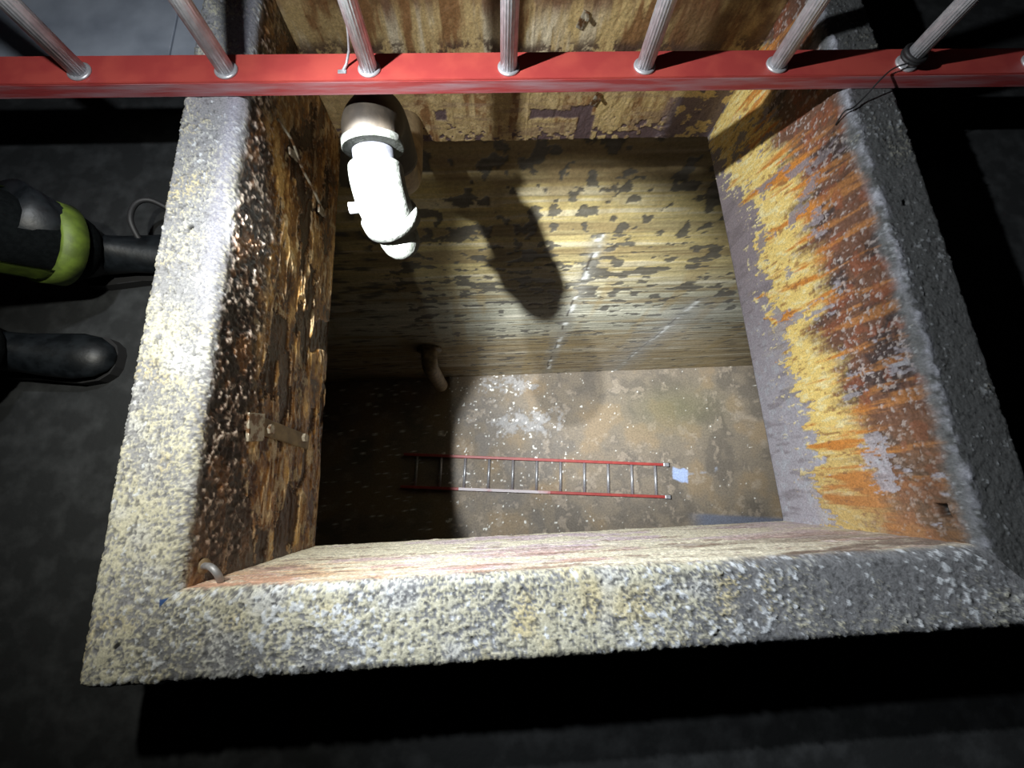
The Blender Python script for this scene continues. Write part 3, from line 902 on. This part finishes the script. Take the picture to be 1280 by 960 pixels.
F1 = Vector((-0.900, 0.562, ZF)); F2 = Vector((-1.080, 0.335, ZF))
K1 = Vector((-1.06, 0.455, 0.29)); K2 = Vector((-1.175, 0.245, 0.29))
A1_ = Vector((-0.905, 0.565, -0.125)); A2_ = Vector((-1.065, 0.335, -0.125))
PEL = Vector((-1.33, 0.36, 0.72))
J = [(PEL, 0.17), (PEL + Vector((0.0, 0.10, -0.07)), 0.115), (K1 + Vector((-0.03, 0.01, 0.16)), 0.098), (K1, 0.088), (A1_ + (K1 - A1_) * 0.2, 0.086), (A1_, 0.084),
     (PEL + Vector((0.0, -0.10, -0.07)), 0.115), (K2 + Vector((-0.03, 0.0, 0.16)), 0.098), (K2, 0.088), (A2_ + (K2 - A2_) * 0.2, 0.086), (A2_, 0.084),
     (PEL + Vector((0.0, 0, 0.20)), (0.15, 0.17)), (PEL + Vector((0.01, 0, 0.42)), (0.15, 0.19)), (PEL + Vector((0.0, 0, 0.53)), (0.10, 0.13)), (PEL + Vector((0.045, 0, 0.70)), 0.056),
     (PEL + Vector((0.0, 0.20, 0.48)), 0.075), (PEL + Vector((-0.04, 0.26, 0.20)), 0.062), (PEL + Vector((0.03, 0.27, -0.05)), 0.045),
     (PEL + Vector((0.0, -0.20, 0.48)), 0.075), (PEL + Vector((-0.04, -0.26, 0.20)), 0.062), (PEL + Vector((0.03, -0.27, -0.05)), 0.045)]
E_ = [(0, 1), (1, 2), (2, 3), (3, 4), (4, 5), (0, 6), (6, 7), (7, 8), (8, 9), (9, 10), (0, 11), (11, 12), (12, 13), (13, 14), (13, 15), (15, 16), (16, 17), (13, 18), (18, 19), (19, 20)]
skin('body', J, E_, M_cloth)
# gloved hands
for sy in (1, -1):
    w = PEL + Vector((0.03, 0.27 * sy, -0.05))
    hd = Vector((0.03, 0.0, -1)).normalized()
    HJ = [(w, 0.030), (w + hd * 0.05, (0.022, 0.038)), (w + hd * 0.10, (0.018, 0.042))]
    HE = [(0, 1), (1, 2)]
    for fi, (off, ln) in enumerate(((0.033, 0.068), (0.011, 0.078), (-0.011, 0.073), (-0.033, 0.058))):
        b = len(HJ)
        p = w + hd * 0.10 + Vector((off, 0, 0))
        HJ += [(p + hd * 0.012, 0.0105), (p + hd * ln * 0.55 + Vector((0, -0.006 * sy, 0)), 0.010), (p + hd * ln * 0.95 + Vector((0, -0.022 * sy, 0)), 0.0085)]
        HE += [(2, b), (b, b + 1), (b + 1, b + 2)]
    b = len(HJ)
    HJ += [(w + hd * 0.045 + Vector((0.035, 0, 0)), 0.013), (w + hd * 0.085 + Vector((0.058, -0.008 * sy, 0)), 0.011), (w + hd * 0.115 + Vector((0.060, -0.018 * sy, 0)), 0.009)]
    HE += [(1, b), (b, b + 1), (b + 1, b + 2)]
    skin('glove', HJ, HE, M_leather, 0, 1)
# head with face, helmet
hc = PEL + Vector((0.055, 0, 0.78))
bm = bmesh.new()
bmesh.ops.create_uvsphere(bm, u_segments=40, v_segments=28, radius=1.0)
for v in bm.verts:
    x, y, z = v.co
    r = Vector((x * 0.098, y * 0.076, z * 0.118))
    if z < 0: r.y *= 1 + 0.22 * z; r.x *= 1 + 0.08 * z
    g = lambda cy, cz, s, a=1.0: a * math.exp(-(((y - cy) / s) ** 2 + ((z - cz) / s) ** 2)) if x > 0 else 0
    r.x += g(0, -0.15, 0.14, 0.022) + g(0, 0.02, 0.10, 0.012) - g(0.36, 0.06, 0.16, 0.010) - g(-0.36, 0.06, 0.16, 0.010)
    r.x += g(0.10, -0.50, 0.10, 0.006) + g(-0.10, -0.50, 0.10, 0.006) + g(0, -0.88, 0.2, 0.012) + g(0.3, 0.24, 0.15, 0.005) + g(-0.3, 0.24, 0.15, 0.005)
    v.co = hc + r
hd_ = child('head', bm, M_skin, per, True)
M_eye = plain_mat('eye_white', (0.8, 0.8, 0.78), 0.2)
for sy in (1, -1):
    bm = bmesh.new(); bmesh.ops.create_uvsphere(bm, u_segments=14, v_segments=10, radius=0.0115)
    bmesh.ops.translate(bm, verts=bm.verts, vec=hc + Vector((0.084, 0.028 * sy, 0.008)))
    o = child('eye', bm, M_eye, per, True)
    bm = bmesh.new(); bmesh.ops.create_uvsphere(bm, u_segments=12, v_segments=8, radius=1.0)
    for v in bm.verts: v.co = hc + Vector((0.0 + v.co.x * 0.014, 0.076 * sy + v.co.y * 0.008, v.co.z * 0.028 - 0.005))
    child('ear', bm, M_skin, per, True)
bm = bmesh.new()
bmesh.ops.create_uvsphere(bm, u_segments=40, v_segments=20, radius=1.0)
bmesh.ops.delete(bm, geom=[v for v in bm.verts if v.co.z < -0.02], context='VERTS')
for v in bm.verts:
    z = v.co.z
    f = 1.0 + (0.28 * (1 - z / 0.12) if z < 0.12 else 0)
    v.co = hc + Vector((v.co.x * 0.125 * f - 0.004, v.co.y * 0.105 * f, 0.045 + z * 0.115))
bmesh.ops.solidify(bm, geom=bm.faces[:], thickness=0.004)
child('helmet', bm, M_helmet, per, True)

# boots: lofted sections from heel to toe, plus a shaft; sole as its own part
def boot(F, yaw):
    X = Matrix.Translation(F) @ Matrix.Rotation(yaw, 4, 'Z')
    secs = [(-0.085, 0.030, 0.045), (-0.075, 0.038, 0.085), (-0.04, 0.044, 0.13), (0.0, 0.044, 0.135), (0.05, 0.044, 0.110), (0.10, 0.050, 0.086), (0.15, 0.053, 0.073), (0.185, 0.046, 0.062), (0.205, 0.030, 0.045), (0.212, 0.012, 0.032)]
    bm = bmesh.new(); rings = []
    for (x, w, h) in secs:
        ring = []
        for k in range(20):
            a = 2 * math.pi * k / 20
            yy = w * math.cos(a) * (1 - 0.25 * max(0, math.sin(a)))
            zz = 0.022 + (h - 0.022) * (0.5 + 0.5 * math.sin(a))
            ring.append(bm.verts.new(X @ Vector((x, yy, zz))))
        rings.append(ring)
    for i in range(len(rings) - 1):
        for k in range(20):
            bm.faces.new((rings[i][k], rings[i][(k + 1) % 20], rings[i + 1][(k + 1) % 20], rings[i + 1][k]))
    bm.faces.new(rings[0]); bm.faces.new(rings[-1][::-1])
    sweep(bm, [X @ Vector(p) for p in ((-0.022, 0, 0.07), (-0.022, 0, 0.14), (-0.035, 0, 0.24))], [0.055, 0.062, 0.068], 20)
    bmesh.ops.recalc_face_normals(bm, faces=bm.faces[:])
    b = child('boot', bm, M_leather, per, True)
    bm = bmesh.new(); rings = []
    outl = []
    for (x, w, h) in secs: outl.append((x, w + 0.004))
    lo = [X @ Vector((x, w, 0.0)) for x, w in outl] + [X @ Vector((x, -w, 0.0)) for x, w in outl[::-1]]
    A = [bm.verts.new(p) for p in lo]; B = [bm.verts.new(p + Vector((0, 0, 0.024))) for p in lo]
    n = len(A)
    for i in range(n): bm.faces.new((A[i], A[(i + 1) % n], B[(i + 1) % n], B[i]))
    bm.faces.new(A[::-1]); bm.faces.new(B)
    s = child('sole', bm, M_black, per)
    s.parent = b; s.matrix_parent_inverse = Matrix()
    return b
b1 = boot(F1, 0.12)
b2 = boot(F2, -0.06)
# pull strap looped on the rear boot
bm = bmesh.new()
sweep(bm, bez([(-0.815, 0.585, -0.13), (-0.825, 0.63, -0.10), (-0.822, 0.675, -0.10), (-0.80, 0.693, -0.11), (-0.765, 0.680, -0.13)], 7), 0.006, 8)
s = child('strap', bm, M_black, per, True); s.parent = b1; s.matrix_parent_inverse = Matrix()

# reflective tape: ring and side strip on each trouser leg
def tape(K_, A_):
    ax = (K_ - A_).normalized()
    c0 = A_ + ax * 0.080
    bm = bmesh.new()
    sweep(bm, [c0 - ax * 0.021, c0 - ax * 0.020, c0 + ax * 0.020, c0 + ax * 0.021], [0.080, 0.0872, 0.0872, 0.080], 36)
    child('reflective_tape', bm, M_hivis, per, True)
    for dv in (Vector((0.35, -1, 0.0)), Vector((0.1, 1, 0.0))):
        dv = (dv - ax * dv.dot(ax)).normalized()
        u = ax.cross(dv)
        bm = bmesh.new()
        n = 10; rows = []
        for i in range(n + 1):
            t = 0.085 + 0.28 * i / n
            row = []
            for a in np.linspace(-0.24, 0.24, 7):
                for r in (0.0,):
                    row.append(bm.verts.new(A_ + ax * t + (dv * math.cos(a) + u * math.sin(a)) * 0.0868))
            rows.append(row)
        for i in range(n):
            for k in range(6):
                bm.faces.new((rows[i][k], rows[i][k + 1], rows[i + 1][k + 1], rows[i + 1][k]))
        bmesh.ops.solidify(bm, geom=bm.faces[:], thickness=0.003)
        child('reflective_tape', bm, M_hivis, per, True)
tape(K1, A1_)
tape(K2, A2_)
